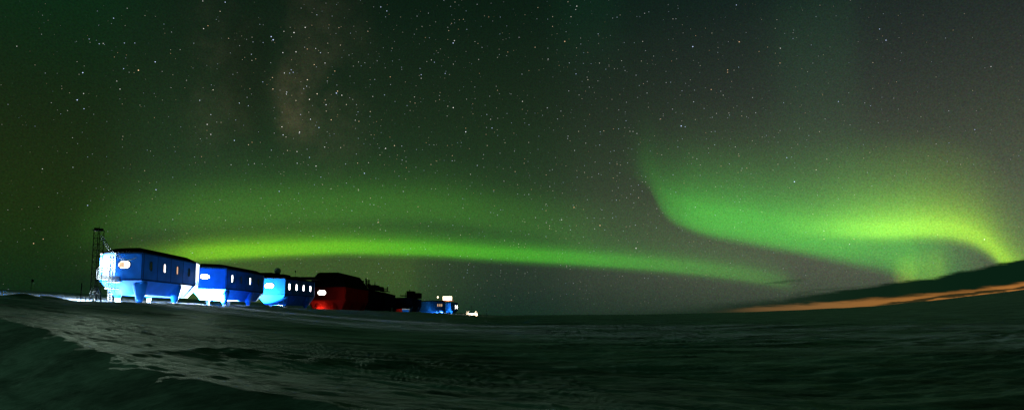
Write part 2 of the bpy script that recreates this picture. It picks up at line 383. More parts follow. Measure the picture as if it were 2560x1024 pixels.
# --- red module: two storeys, mansard roof
def redplan():
    Y1 = 206.0; a = Vector(V2(atY(776, 720, Y1))); b = Vector(V2(atY(864, 720, Y1 - 1))); c = Vector(V2(atY(921, 720, 236)))
    t = (c - b).normalized(); n = Vector((-t.y, t.x)); n = n if n.x < 0 else -n
    return [a, b, c, c + t * 3 + n * 3, c + t * 3 + n * 11.5, c + n * 14, b + n * 14.5 + t * 2.5]
PR = redplan()
mr = empty('station_module', (PR[1].x - 6, PR[1].y + 12, ZB), 'large red two-storey module under a black mansard roof, glowing red at its foot', 'station module')
zer = atY(800, 717, 206).z; zwr = atY(800, 750, 206).z; zhr = ZB + .4
pr = [tuple(p) for p in PR]
w = MB(); w.loft([lift(pr, zwr), lift(pr, zer)], 0, True, True)
for (i, ss) in ((0, (.02, .98)), (1, (.02, .5, .98))):
    a, t, n, L = face_frame(pr[i], pr[i + 1])
    for s in ss: cc = a + t * (s * L); w.box((cc.x, cc.y, (zwr + zer) / 2), .14, .05, zer - zwr - .3, math.atan2(t.y, t.x), 1)
w.build('wall', [M['red'], M['redseam']], mr)
h = MB(); h.loft([lift(inset(pr, 2.0), zhr), lift(pr, zwr - .003)], 0, True); h.build('belly', M['red'], mr)
ztop = atY(826, 681.5, 212).z
rf = MB(); rf.loft([lift(inset(pr, -.2), zer + .01), lift(inset(pr, -.2), zer + .35), lift(inset(pr, 1.2), zer + (ztop - zer) * .45), lift(inset(pr, 3.1), ztop - .35), lift(inset(pr, 4.2), ztop)], 0, True, True)
rf.build('roof', M['roof'], mr)
wn = MB()
window(mr, pr[0], pr[1], .33, atY(807, 731, 206).z, 3.0, 1.65, M['lit'], None)
for (px, Y, rt) in ((838, 207.5, 1.7), (797, 208, 1.7), (874, 217, 1.6), (905, 232, 1.6)):
    q = atY(px, 760, Y); leg(mr, q.x, q.y, M['red'], zt=zwr + .1, rt=rt, foot=False, zg=gz(q.x, q.y) - .5)

# --- dark modules beyond
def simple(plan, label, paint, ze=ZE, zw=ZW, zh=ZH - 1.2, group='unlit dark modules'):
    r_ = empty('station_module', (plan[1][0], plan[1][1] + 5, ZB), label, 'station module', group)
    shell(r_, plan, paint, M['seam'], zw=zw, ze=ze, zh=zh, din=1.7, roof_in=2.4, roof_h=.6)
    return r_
def plan4(pa, Ya, pb, Yb, pc, Yc, W):
    a = Vector(V2(atY(pa, 740, Ya))); b = Vector(V2(atY(pb, 740, Yb))); c = Vector(V2(atY(pc, 740, Yc)))
    t = (c - b).normalized(); n = Vector((-t.y, t.x)); n = n if n.x < 0 else -n
    return [a, b, c, c + t * 2 + n * 2, c + t * 2 + n * (W - 2), c + n * W, b + n * W + t]
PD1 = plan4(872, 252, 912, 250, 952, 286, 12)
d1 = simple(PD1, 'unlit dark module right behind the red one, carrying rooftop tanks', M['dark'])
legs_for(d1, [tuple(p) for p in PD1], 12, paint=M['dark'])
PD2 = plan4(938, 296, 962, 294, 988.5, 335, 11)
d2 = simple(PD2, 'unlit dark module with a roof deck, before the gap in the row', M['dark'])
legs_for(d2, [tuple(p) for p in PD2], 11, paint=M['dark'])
def roofbox(root, name, px0, px1, y0, y1, Y, dep=4, m='black', zlow=None):
    a = atY(px0, y1, Y); b_ = atY(px1, y0, Y); z0 = a.z if zlow is None else zlow
    mb = MB(); mb.box(((a.x + b_.x) / 2, Y, (z0 + b_.z) / 2), b_.x - a.x, dep, b_.z - z0); return mb.build(name, M[m], root)
roofbox(d1, 'plant_room', 926, 944, 712.5, 730, 266, 8, zlow=13.2)
roofbox(d1, 'plant_room', 940, 956, 716.5, 730, 272, 7, zlow=13.2)
st = MB()
q = atY(913, 710, 255)
for dx, hh in ((-.9, 3.6), (.3, 4.6), (1.6, 4.0)): st.tube((q.x + dx, 255, 13.3), (q.x + dx, 255, 13.3 + hh), .34, 10)
st.box((q.x + .3, 255, 14.6), 3.8, 2.2, 1.6); st.build('flue_stack', M['black'], d1)
q = atY(917, 712, 253); tk = MB(); tk.tube((q.x, 252.6, 13.6), (q.x, 252.6, 17.0), .42, 12)
tk.build('tank', M['orange'], d1)
q = atY(937.3, 700, 262); zt = atY(937, 698, 262).z; a_ = MB(); a_.tube((q.x, 262, 13.3), (q.x, 262, zt), .16, r2=.03); a_.tube((q.x, 262, zt - 2.6), (q.x, 262, zt - 1.2), .24, r2=.12)
rt_ = a_.build('whip_antenna', M['black'], d1)
# roof deck of second dark module
a = atY(948, 728, 300); b_ = atY(978, 731, 312)
dk = MB(); dk.box(((a.x + b_.x) / 2, 306, 14.2), b_.x - a.x, 7, .3); dk.build('roof_deck', M['black'], d2)
rl = MB()
for k in range(7):
    x = a.x + (b_.x - a.x) * k / 6; rl.tube((x, 302.6, 14.2), (x, 302.6, 15.6 + (.9 if k in (2, 6) else 0)), .12 if k not in (2, 6) else .28)
for z in (15.0, 15.6): rl.tube((a.x, 302.6, z), (b_.x, 302.6, z), .12)
rl.build('deck_railing', M['black'], d2)
roofbox(d2, 'plant_room', 948, 958, 722, 732, 304, 6, zlow=14.3)

# third dark module
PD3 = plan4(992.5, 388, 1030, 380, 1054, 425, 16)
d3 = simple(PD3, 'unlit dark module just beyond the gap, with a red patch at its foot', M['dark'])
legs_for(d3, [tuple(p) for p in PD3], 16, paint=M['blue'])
roofbox(d3, 'plant_room', 1019, 1036, 727.5, 742, 395, 9, zlow=13.3); roofbox(d3, 'plant_room', 1030, 1052, 732, 742, 400, 9, zlow=13.3)
st = MB(); q = atY(1024.5, 724, 393); st.tube((q.x, 393, 14), (q.x, 393, atY(1024, 723.5, 393).z), .3); q = atY(1014, 731, 393); st.tube((q.x, 393, 13), (q.x, 393, atY(1014, 731, 393).z), .22)
st.build('flue_stack', M['black'], d3)
a = atY(1001, 738.5, 386); b_ = atY(1032, 738, 386); dk = MB(); dk.box(((a.x + b_.x) / 2, 387, a.z), b_.x - a.x, 6, .55); dk.build('roof_deck', M['black'], d3)
# red and blue boxes on the snow under it
q = atY(998, 775, 372); rb = empty('cargo_container', (q.x, 372, ZB), 'bright red container on the snow at the left foot of the far modules', 'container')
zt = atY(998, 771.8, 372).z; cb = MB(); cb.box((q.x, 372, (zt + gz(q.x, 372)) / 2), 3.5, 2.5, zt - gz(q.x, 372) + .1); cb.build('container_body', M['red'], rb)
for s in (-1.2, 0, 1.2):
    rbm = MB(); rbm.box((q.x + s, 370.72, (zt + gz(q.x, 372)) / 2), .12, .06, zt - gz(q.x, 372) - .2); rbm.build('rib', M['redseam'], rb)
q = atY(1014, 775, 374); cc = empty('cargo_container', (q.x, 374, ZB), 'long low blue container with a pale top beside the red container', 'container')
zt = atY(1014, 773.5, 374).z; g_ = gz(q.x, 374); cb = MB(); cb.box((q.x, 374, (zt + g_) / 2), 4.6, 2.5, zt - g_ + .1); cb.build('container_body', M['blue'], cc)
cb = MB(); cb.box((q.x, 373.9, zt + .35), 4.9, 2.9, .5); cb.build('container_lid', M['white'], cc)
# --- far lit modules
zeF = lambda px, y, Y: atY(px, y, Y).z
PF1 = [Vector(V2(atY(x, 750, Y))) for x, Y in ((1048, 452), (1076, 440), (1113, 446), (1113, 462), (1050, 470))]
f1 = empty('station_module', (PF1[1].x, 450, ZB), 'far blue module with three narrow lit windows and white light under it', 'station module', 'far blue modules')
shell(f1, PF1, M['blue'], M['seam'], ze=atY(1090, 753, 443).z, zw=atY(1090, 774, 443).z, zh=ZB + .6, din=1.8, roof_in=2, roof_h=.8)
for s in (.50, .64, .76): window(f1, PF1[1], PF1[2], s, atY(1095, 762, 443).z, .8, 2.0, M['dim'])
for x in (1079, 1094, 1109): q = atY(x, 776, 444.5); leg(f1, q.x, q.y, M['blue'], zt=atY(1090, 774, 443).z + .1, rt=1.5, foot=False)
PF2 = [Vector(V2(atY(x, 750, Y))) for x, Y in ((1114, 470), (1127, 464), (1145, 478), (1144, 498), (1120, 500))]
f2 = empty('station_module', (PF2[1].x, 474, ZB), 'farthest blue module, at the end of the row, with a pair of bright windows', 'station module', 'far blue modules')
shell(f2, PF2, M['blue'], M['seam'], ze=atY(1127, 756, 464).z, zw=atY(1127, 775, 464).z, zh=ZB + .8, din=1.8, roof_in=1.5, roof_h=.5)
for s in (.66, .88): window(f2, PF2[1], PF2[2], s, atY(1140, 766.5, 470).z, 1.15, 2.6, M['litb'])
for x, Y in ((1118, 469), (1129, 467)): q = atY(x, 776, Y); leg(f2, q.x, q.y, M['blue'], zt=atY(1127, 775, 464).z + .1, rt=1.5, foot=False)
# lit rooftop cabin
cbn = empty('rooftop_cabin', (atY(1119, 750, 470).x, 470, 14), 'glowing warm white cabin on a roof deck above the farthest modules', 'cabin')
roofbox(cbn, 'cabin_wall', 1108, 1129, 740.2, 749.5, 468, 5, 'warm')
roofbox(cbn, 'cabin_roof', 1107, 1130.5, 739.2, 740.1, 468, 6, 'black')
roofbox(cbn, 'deck', 1104, 1135, 750, 753, 468, 8, 'orange')
for x in (1121.5, 1125.5):
    a = atY(x, 748, 465.2); mm = MB(); mm.box((a.x, 465.4, a.z + .7), .45, .1, 2.2); mm.build('cabin_window', M['grey'], cbn)
rl = MB(); a = atY(1104, 750, 464.3); b_ = atY(1135, 750, 464.3)
for k in range(8): x = a.x + (b_.x - a.x) * k / 7; rl.tube((x, 464.3, a.z), (x, 464.3, a.z + 1.1), .06)
rl.tube((a.x, 464.3, a.z + 1.1), (b_.x, 464.3, a.z + 1.1), .06); rl.build('railing', M['grey'], cbn)
q = atY(1094.5, 742, 455); lp = empty('roof_lamp', (q.x, 455, q.z), 'small warm lamp on a short post left of the lit cabin', 'lamp')
mb = MB(); mb.tube((q.x, 455, 14), (q.x, 455, q.z - .6), .1); mb.build('lamp_post', M['black'], lp)
mb = MB(); mb.lathe((q.x, 455, q.z - .7), [(.3, 0), (.55, .3), (.5, 1.2), (.2, 1.4)], 10); mb.build('lamp_head', M['warm'], lp)

# links between modules
def link(a, b, z0, z1, w, label, m='white'):
    a = Vector((a[0], a[1], 0)); b = Vector((b[0], b[1], 0)); d = b - a; ang = math.atan2(d.y, d.x); L = d.length; n = 9
    mb = MB()
    for k in range(n):
        c = a + d * ((k + .5) / n); mb.box((c.x, c.y, (z0 + z1) / 2), L / n * .62, w, z1 - z0, ang); mb.box((c.x, c.y, (z0 + z1) / 2), L / n * 1.0 - .004, w - .25, z1 - z0 - .25, ang)
    o = mb.build('connecting_corridor', M[m], None, origin=(a.x, a.y, z0)); tag(o, label, 'corridor', 'corridors linking the modules')
def mid(pl, i, j): return ((pl[i][0] + pl[j][0]) / 2, (pl[i][1] + pl[j][1]) / 2)
def front(pl): return (pl[0][0] * .55 + pl[1][0] * .45 - 1.0, pl[0][1] + .2)
link((PL1[4].x + 1.6, PL1[4].y), (PL2[0].x - 1.6, PL2[0].y + .8), 9.2, 11.8, 2.4, 'short bellows corridor joining the module by the mast to the next one')
link((PL2[4].x + 1.6, PL2[4].y), (PL3[0].x - 1.4, PL3[0].y + .8), 9.2, 11.8, 2.4, 'short bellows corridor leading to the module under the radome')
link((PL3[4].x + 1.6, PL3[4].y), (PL3[4].x + .6, pr[0][1] + 1.5), 9.2, 11.8, 2.4, 'short bellows corridor between a blue module and the red module', 'grey')
link(mid(pr, 3, 4), front(PD1), 8.9, 12.0, 3.0, 'dark bellows corridor at the rear end of the red module', 'black')
link(mid(PD1, 3, 4), front(PD2), 8.9, 12.0, 3.0, 'dark bellows corridor between the two unlit modules before the gap', 'black')

# ------------------------------------------------------------------ mast
YM = 101.0
tb = atY(236, 752, YM); tt = atY(249.5, 576, YM); xm = (tb.x + tt.x) / 2; zg = gz(xm, YM); ztp = tt.z
mast = empty('lattice_mast', (xm, YM, zg), 'tall dark lattice mast standing beside the balcony end of the first blue module', 'mast')
hw = .52; mb = MB(); cs = [(xm - hw, YM - hw), (xm + hw, YM - hw), (xm + hw, YM + hw), (xm - hw, YM + hw)]
for x, y in cs: mb.tube((x, y, zg - .4), (x, y, ztp), .06, 6)
mb.build('upright', M['black'], mast); br = MB(); z = zg + .2; k = 0
while z < ztp - .5:
    for i in range(4):
        a = cs[i]; b2 = cs[(i + 1) % 4]; br.tube((*a, z), (*b2, z), .032, 5); (br.tube((*a, z), (*b2, z + 1.05), .028, 5) if k % 2 else br.tube((*b2, z), (*a, z + 1.05), .028, 5))
    z += 1.05; k += 1
br.build('bracing', M['black'], mast)
hd = MB(); hd.box((xm - .1, YM, ztp + .05), 1.4, 1.1, .16, .1); hd.box((xm - .45, YM, ztp + .3), .55, .5, .35); hd.box((xm + .35, YM, ztp + .22), .5, .5, .3); hd.tube((xm, YM, ztp), (xm, YM, ztp + .7), .05); hd.build('mast_head', M['black'], mast)
ft = MB(); ft.box((xm, YM, zg + .05), 2.0, 2.0, .3); ft.build('mast_foot', M['black'], mast)
# cables looping off the mast to the module
def wavy(pts, n=9, amp=.09, seed=0):
    rnd = random.Random(seed); out = []
    for i in range(len(pts) - 1):
        p0 = pts[max(i - 1, 0)]; p1_, p2_ = pts[i], pts[i + 1]; p3_ = pts[min(i + 2, len(pts) - 1)]
        for k in range(n):
            t = k / n
            q = .5 * ((2 * p1_) + (p2_ - p0) * t + (2 * p0 - 5 * p1_ + 4 * p2_ - p3_) * t * t + (3 * p1_ - p0 - 3 * p2_ + p3_) * t ** 3)
            out.append(q + Vector((rnd.uniform(-amp, amp), 0, rnd.uniform(-amp, amp))))
    out.append(pts[-1]); return out
CB = [([(252, 588), (261, 596), (270, 612), (280, 625), (295, 636), (312, 646), (326, 648), (341, 643)], 'upper frosted cable sagging from the mast top to the module eave'),
      ([(253, 590), (263, 601), (273, 617), (284, 629), (298, 642), (312, 650), (322, 650), (336, 646)], 'middle frosted cable sagging from the mast to above the big window'),
      ([(252, 593), (259, 604), (265, 613), (273, 625), (283, 634), (293, 642), (303, 646), (311, 652)], 'lowest frosted cable hanging steeply from the mast across the lit end wall')]
for i, (pp, lb) in enumerate(CB):
    pts = [atY(x, y, YM + (k / 7) * 2.6) for k, (x, y) in enumerate(pp)]
    mb = MB(); mb.path(wavy(pts, 5, .045, i), .05, 5); o = mb.build('cable', M['ice'], None, origin=pts[0]); tag(o, lb, 'cable', 'cables from the mast')
# coiled hoses at the mast foot
mb = MB(); rnd = random.Random(3)
for k in range(7):
    x0 = atY(232 + rnd.uniform(-3, 14), 725 + rnd.uniform(-8, 10), YM - .9); w_ = rnd.uniform(.25, .7); h_ = rnd.uniform(.7, 1.5)
    pts = [x0 + Vector((w_ * math.sin(t * .7), .1 * math.sin(t), -h_ * math.sin(t * .35))) for t in np.linspace(0, 8.5, 14)]
    mb.path(pts, .045, 5)
o = mb.build('hose_loops', M['grey'], None, origin=(xm, YM - .9, zg + 2)); tag(o, 'tangled loops of frosted hose hanging low on the mast', 'hose')
q = atY(233.5, 750, YM - 1.1); mb = MB(); zz = gz(q.x, YM - 1.1); mb.tube((q.x, YM - 1.1, zz - .3), (q.x, YM - 1.1, atY(233.5, 734, YM - 1.1).z), .13, 8)
o = mb.build('marker_post', M['white'], None, origin=(q.x, YM - 1.1, zz)); tag(o, 'short thick white post at the foot of the mast', 'post')
mb = MB(); pp = [(247, 716), (243, 722), (249, 733), (252, 741), (253.5, 757)]; pts = [atY(x, y, YM - .5) for x, y in pp]; mb.path(pts, .07, 6)
o = mb.build('support_strut', M['black'], None, origin=pts[-1]); tag(o, 'bent dark strut leaning between the mast and the snow', 'strut')
# barrier and poles left of the mast
def pole(px, ytop, Y, r_, label, m='black', name='marker_pole', cat='pole', group=None, ybot=None):
    q = atY(px, 750, Y); g = gz(q.x, Y) if ybot is None else atY(px, ybot, Y).z; mb = MB(); mb.tube((q.x, Y, g - .3), (q.x + .02, Y, atY(px, ytop, Y).z), r_, 7); o = mb.build(name, M[m], None, origin=(q.x, Y, g)); return tag(o, label, cat, group)
YB = 93.0
pole(201.5, 707, YB, .075, 'tallest thin dark pole left of the mast, beside the rail')
pole(205.5, 750, YB, .09, 'shortest dark stub of a post between the tall pole and the rail post')
bar = empty('rope_barrier', (atY(203, 750, YB).x, YB, 3), 'low rail of two thin posts on lit snow left of the mast', 'barrier')
for px, yt in ((192, 742), (213.5, 742)):
    q = atY(px, 750, YB); mb = MB(); mb.tube((q.x, YB, gz(q.x, YB) - .3), (q.x, YB, atY(px, yt, YB).z), .07 if px > 200 else .045, 7); mb.build('post', M['black'], bar)
mb = MB(); mb.path([atY(192, 743.5, YB), atY(203, 745, YB), atY(213.5, 744.5, YB), atY(224, 742.5, YB), atY(233, 741.5, YB)], .04, 5); mb.build('rope', M['ice'], bar)
# far flag at the left edge
fl = empty('marker_flag', (atY(80, 720, 170).x, 170, gz(atY(80, 720, 170).x, 170)), 'small dark flag on a thin stick at the far left', 'flag')
q = atY(79, 700, 170); mb = MB(); mb.tube((q.x, 170, fl.location.z - .3), (q.x, 170, atY(79, 697, 170).z), .05); mb.build('stick', M['black'], fl)
mb = MB(); z0 = atY(79, 708, 170).z; z1 = atY(79, 697.5, 170).z
fp = [(q.x, 170, z0 + .3), (q.x + .3, 169.9, z0 + .35), (q.x + .55, 170.1, z0 + .5), (q.x + .7, 170, z1 - .2), (q.x + .35, 169.9, z1), (q.x, 170, z1)]
mb.loft([[(x, y - .02, z) for x, y, z in fp], [(x, y + .02, z) for x, y, z in fp]], 0, True, True); mb.build('flag_cloth', M['black'], fl)
pole(980.2, 768, 290, .17, 'short pale post at the foot of the unlit module before the gap', 'white', ybot=779)
pole(1216.5, 771, 520, .16, 'thin pale pole alone on the snow, farthest from the buildings', 'grey', ybot=785)
# ------------------------------------------------------------------ lit loading sledge and its faint mast
YS = 560; a = atY(1166, 786, YS); b_ = atY(1194, 786.5, YS); gs = min(gz((a.x + b_.x) / 2, YS), a.z) 
sl = empty('loading_platform', ((a.x + b_.x) / 2, YS, gs), 'glaring warm white low platform with upright posts at both ends', 'platform')
zt = atY(1180, 782.8, YS).z
mb = MB(); mb.box(((a.x + b_.x) / 2, YS, (gs + zt) / 2 + .1), b_.x - a.x, 4, zt - gs + .3); mb.build('deck', M['white'], sl)
for x in (1167.3, 1171, 1188.5, 1192.3):
    q = atY(x, 777.5, YS - 1.5); mb = MB(); mb.tube((q.x, YS - 1.5, gs), (q.x, YS - 1.5, q.z), .3, 8); mb.build('post', M['white'], sl)
mb = MB(); q = atY(1191, 787, YS - 3.4); mb.lathe((q.x, YS - 3.4, q.z), [(.3, -.5), (.75, -.25), (.75, .35), (.3, .6)], 12); mb.build('lamp', M['lenswarm'], sl)
YF = 640; q = atY(1179, 763, YF); gm = gz(q.x, YF)
fm = empty('radio_mast', (q.x, YF, gm), 'faint thin radio mast with crossbars behind the glaring platform', 'mast')
mb = MB(); mb.tube((q.x, YF, gm), (q.x, YF, q.z), .22, 6, r2=.14); mb.build('pole', M['grey'], fm)
for yy, w_ in ((767, 2.0), (772, 3.2)):
    z = atY(1179, yy, YF).z; mb = MB(); mb.tube((q.x - w_, YF, z), (q.x + w_, YF, z), .12); mb.build('crossbar', M['grey'], fm)

# ------------------------------------------------------------------ lamps
def point(name, loc, power, color=(.86, .93, 1), rad=.25):
    l = bpy.data.lights.new(name, 'POINT'); l.energy = power; l.color = color; l.shadow_soft_size = rad
    o = bpy.data.objects.new(name, l); COL.objects.link(o); o.location = loc; return o
def spot(name, loc, target, power, deg, blend=1, color=(.9, .95, 1), rad=.3):
    l = bpy.data.lights.new(name, 'SPOT'); l.energy = power; l.color = color; l.shadow_soft_size = rad; l.spot_size = math.radians(deg); l.spot_blend = blend
    o = bpy.data.objects.new(name, l); COL.objects.link(o); o.location = loc
    o.rotation_euler = (Vector(target) - Vector(loc)).to_track_quat('-Z', 'Y').to_euler(); return o
def under(pl, s, off, h=1.0):
    a = Vector(pl[1]); b = Vector(pl[2]); t = b - a; L = t.length; t.normalize(); n = Vector((-t.y, t.x)); n = n if n.x < 0 else -n
    q = a + t * (s * L) + n * off; return (q.x, q.y, gz(q.x, q.y) + h)
LW = (.70, .90, 1)
def up(name, loc, tilt, power, deg): return spot(name, loc, (loc[0] + tilt[0], loc[1] + tilt[1], loc[2] + 1), power, deg, .25, LW, .25)
_a, _t, _n, _L = face_frame(PL1[0], PL1[1])
_q = _a - _t * 6.6 - _n * 1.0
point('floodlight_end', (_q.x, _q.y, gz(_q.x, _q.y) + 1.2), 5000, LW)
_q = _a - _t * 7.2 - _n * .8
spot('floodlight_balcony', (_q.x, _q.y, 11.2), (_a.x - 1.5, _a.y + 1, 10.2), 90000, 75, .4, LW, .15)
point('balcony_fill', (bx0 - 2.2, 102.2, 9.6), 1500, LW)  # added fill beside the balcony, whitens railing and ladder
point('floodlight_a', under(PL1, .12, 7.4, .35), 10000, LW)
point('floodlight_a2', under(PL1, .55, 6.0, .35), 8000, LW)
up('floodlight_b', under(PL2, -.02, 4.0, .4), (0, -.15), 520000, 168)
_g = (PL2[1][0] - 2.8, PL2[1][1] + .2)
spot('floodlight_gap', (_g[0], _g[1], gz(*_g) + .4), (PL1[2].x - .6, PL1[2].y + 2, 9.0), 260000, 46, .3, LW, .2)
up('floodlight_c', under(PL2, .55, 4.5, .4), (0, -.7), 520000, 140)
up('floodlight_d', (PL3[0][0] + 2.0, PL3[0][1] - 3.0, gz(PL3[0][0], PL3[0][1]) + .4), (0, .45), 34000, 120)
up('floodlight_d2', under(PL3, .3, 5.0, .4), (0, -.6), 12000, 130)
point('red_front', (atY(800, 765, 207).x, PR[0].y + .5, ZB + .1), 240, (1, .8, .7))
point('far_a', (atY(1088, 775, 444).x, 444.6, ZB + .3), 3500, LW)
point('far_a2', (atY(1104, 775, 446).x, 446.6, ZB + .3), 3500, LW)
point('far_a3', (atY(1070, 775, 438).x, 437, ZB + .4), 500, LW)
point('far_b', (atY(1119, 775, 455).x, 461, ZB + .6), 3500, LW)
point('far_c', (atY(1008, 775, 362).x, 366, ZB + .5), 500, LW)
point('far_d', (atY(1055, 775, 425).x, 432, ZB + .5), 400, LW)
point('cabin_glow', (atY(1119, 748, 462).x, 462, atY(1119, 748, 462).z), 300, (1, .8, .5))
point('platform_glow', (atY(1180, 780, 553).x, 553, gs + 2.0), 5000, (1, .75, .5))
# added faint low green sun lamp that picks out the sastrugi
sl_ = bpy.data.lights.new('sastrugi_fill', 'SUN'); sl_.energy = .22; sl_.angle = math.radians(6); sl_.color = (.42, 1, .62)
so = bpy.data.objects.new('sastrugi_fill', sl_); COL.objects.link(so)
_az, _el = math.radians(-68), math.radians(7.5)
so.rotation_euler = Vector((math.sin(_az) * math.cos(_el), math.cos(_az) * math.cos(_el), math.sin(_el))).to_track_quat('Z', 'Y').to_euler()
# floodlight added to the first module to throw a low beam over the foreground
wl = Vector((PL1[2][0] + 1.0, PL1[2][1] + 3.2, 10.2))
wk = empty('added_floodlight', wl, 'added white floodlight bracketed in the bright gap between the first two modules', 'floodlight')
mb = MB(); mb.box((wl.x, wl.y + .25, wl.z), .7, .3, .5); mb.tube((wl.x, wl.y + .3, wl.z), (wl.x - 1.4, wl.y + .3, wl.z), .06); mb.build('housing', M['grey'], wk)
mb = MB(); mb.box((wl.x, wl.y + .06, wl.z), .6, .06, .4); mb.build('lens', M['lens'], wk)
def beams(src, targets, deg, slope, color=(.74, 1, .76)):
    for i, (tx, ty, pw) in enumerate(targets):
        spot('foreground_beam', (src.x + i * .01, src.y, src.z), (tx, ty, src.z - slope * math.hypot(tx - src.x, ty - src.y)), pw, deg, 1, color, .2)
beams(wl + Vector((.1, -.15, 0)), ((-24, 34, .2e5), (-15, 30, .2e5)), 9, .05)
ml = Vector((xm + .9, YM - .4, ztp - 4.2))  # second floodlight, added on the mast to light the foreground snow
mk = empty('added_floodlight', ml, 'added small floodlight bracketed on the upper half of the lattice mast', 'floodlight')
mb = MB(); mb.box((ml.x, ml.y + .16, ml.z), .4, .22, .3); mb.tube((ml.x, ml.y + .2, ml.z), (ml.x - .5, ml.y + .3, ml.z), .04); mb.build('housing', M['black'], mk)
mb = MB(); mb.box((ml.x, ml.y + .03, ml.z), .32, .04, .22); mb.build('lens', M['lenssoft'], mk)
beams(ml + Vector((0, -.1, 0)), ((-38, 38, .08e5), (-26, 27, .15e5), (-15, 20, .32e5), (-7, 17, .42e5)), 11, .062)

# ------------------------------------------------------------------ night sky
def build_world():
    w = bpy.data.worlds.new('World'); SC.world = w; w.use_nodes = True; nt = w.node_tree; bg = nt.nodes['Background']; L = nt.links.new
    def N(t, **k):
        n = nt.nodes.new(t)
        for a, v in k.items(): setattr(n, a, v)
        return n
    def put(n, i, v):
        if v is None: return
        if hasattr(v, 'is_output') or isinstance(v, bpy.types.NodeSocket): L(v, n.inputs[i])
        else: n.inputs[i].default_value = v
    def math_(op, a, b_=None, c=None, clamp=False):
        n = N('ShaderNodeMath', operation=op, use_clamp=clamp); put(n, 0, a); put(n, 1, b_); put(n, 2, c); return n.outputs[0]
    def mr(v, a, b_, c=0., d=1., smooth=False):
        n = N('ShaderNodeMapRange', interpolation_type='SMOOTHSTEP' if smooth else 'LINEAR'); put(n, 0, v)
        for i, q in enumerate((a, b_, c, d)): put(n, i + 1, q)
        return n.outputs[0]
    def curve(v, pts, lo, hi, vlo=0., vhi=1.):
        """float curve of v (range lo..hi) returning vlo..vhi"""
        n = N('ShaderNodeFloatCurve'); c = n.mapping.curves[0]
        P_ = sorted([((x - lo) / (hi - lo), (y - vlo) / (vhi - vlo)) for x, y in pts])
        P_ = [(min(1, max(0, x)), min(1, max(0, y))) for x, y in P_]
        if P_[0][0] > 0: P_ = [(0, P_[0][1])] + P_
        if P_[-1][0] < 1: P_ = P_ + [(1, P_[-1][1])]
        c.points[0].location = P_[0]; c.points[1].location = P_[-1]
        for p in P_[1:-1]: c.points.new(*p)
        for p in c.points: p.handle_type = 'AUTO_CLAMPED'
        n.mapping.update(); f = math_('MULTIPLY_ADD', v, 1 / (hi - lo), -lo / (hi - lo), clamp=True); L(f, n.inputs['Value'])
        return math_('MULTIPLY_ADD', n.outputs[0], vhi - vlo, vlo) if (vlo, vhi) != (0., 1.) else n.outputs[0]
    tc = N('ShaderNodeTexCoord'); D = tc.outputs['Generated']; sp = N('ShaderNodeSeparateXYZ'); L(D, sp.inputs[0]); x, y, z = sp.outputs
    az = math_('MULTIPLY', math_('ARCTAN2', x, y), 180 / math.pi)
    el = math_('MULTIPLY', math_('ARCSINE', z), 180 / math.pi)
    A0, A1 = -60., 60.
    ca = lambda pts: [(azel(p, 600)[0], v) for p, v in pts]                                  # intensity along the sky
    ce = lambda pts: [azel(p, q) for p, q in pts]                                            # height of an edge along the sky
    inten = lambda pts: curve(az, ca(pts), A0, A1)
    edge = lambda pts: curve(az, ce(pts), A0, A1, -5., 35.)
    def prof(d, pts, lo, hi): return curve(d, [(a * .0385, v) for a, v in pts], lo, hi)
    def noise(scale, detail=4, rough=.5, vec=None, sxyz=None):
        v = vec or D
        if sxyz: m = N('ShaderNodeMapping'); m.inputs['Scale'].default_value = sxyz; L(v, m.inputs[0]); v = m.outputs[0]
        n = N('ShaderNodeTexNoise'); n.inputs['Scale'].default_value = scale; n.inputs['Detail'].default_value = detail; n.inputs['Roughness'].default_value = rough; L(v, n.inputs['Vector']); return n.outputs['Fac']
    state = {'c': None}
    def col(c): n = N('ShaderNodeRGB'); n.outputs[0].default_value = (*c, 1); return n.outputs[0]
    def mixn(blend, f, a, b_):
        n = N('ShaderNodeMix', data_type='RGBA', blend_type=blend); n.clamp_factor = False; n.clamp_result = False
        put(n, 0, f); L(a, n.inputs[6])
        if isinstance(b_, tuple): n.inputs[7].default_value = (*b_, 1)
        else: L(b_, n.inputs[7])
        return n.outputs[2]
    def addc(f, c): state['c'] = mixn('ADD', f, state['c'], c)                # running colour += f * c
    def mixto(f, c):
        n = N('ShaderNodeMix', data_type='RGBA'); put(n, 0, f); L(state['c'], n.inputs[6])
        if isinstance(c, tuple): n.inputs[7].default_value = (*c, 1)
        else: L(c, n.inputs[7])
        state['c'] = n.outputs[2]
    def ramp(v, lo, hi, stops):
        n = N('ShaderNodeValToRGB'); cr = n.color_ramp; cr.interpolation = 'B_SPLINE'
        stops = sorted(((q - lo) / (hi - lo), c) for q, c in stops)
        while len(cr.elements) < len(stops): cr.elements.new(.5)
        for e, (p, c) in zip(cr.elements, stops): e.position = min(1, max(0, p)); e.color = (*c, 1)
        L(math_('MULTIPLY_ADD', v, 1 / (hi - lo), -lo / (hi - lo), clamp=True), n.inputs[0]); return n.outputs[0]
    # base airglow: three columns of the sky
    e_ = lambda py, px=1280: azel(px, py)[1]
    left = ramp(el, 0, 40, [(e_(785), srgb(12, 34, 22)), (e_(700), srgb(20, 44, 20)), (e_(600), srgb(30, 50, 18)), (e_(450), srgb(27, 41, 19)), (e_(300), srgb(19, 38, 20)), (e_(100), srgb(10, 42, 22)), (e_(0), srgb(8, 40, 22))])
    cen = ramp(el, 0, 40, [(e_(785), srgb(20, 45, 34)), (e_(720), srgb(34, 50, 42)), (e_(600), srgb(46, 62, 44)), (e_(450), srgb(34, 58, 34)), (e_(300), srgb(27, 43, 27)), (e_(120), srgb(17, 34, 22)), (e_(0), srgb(11, 28, 18))])
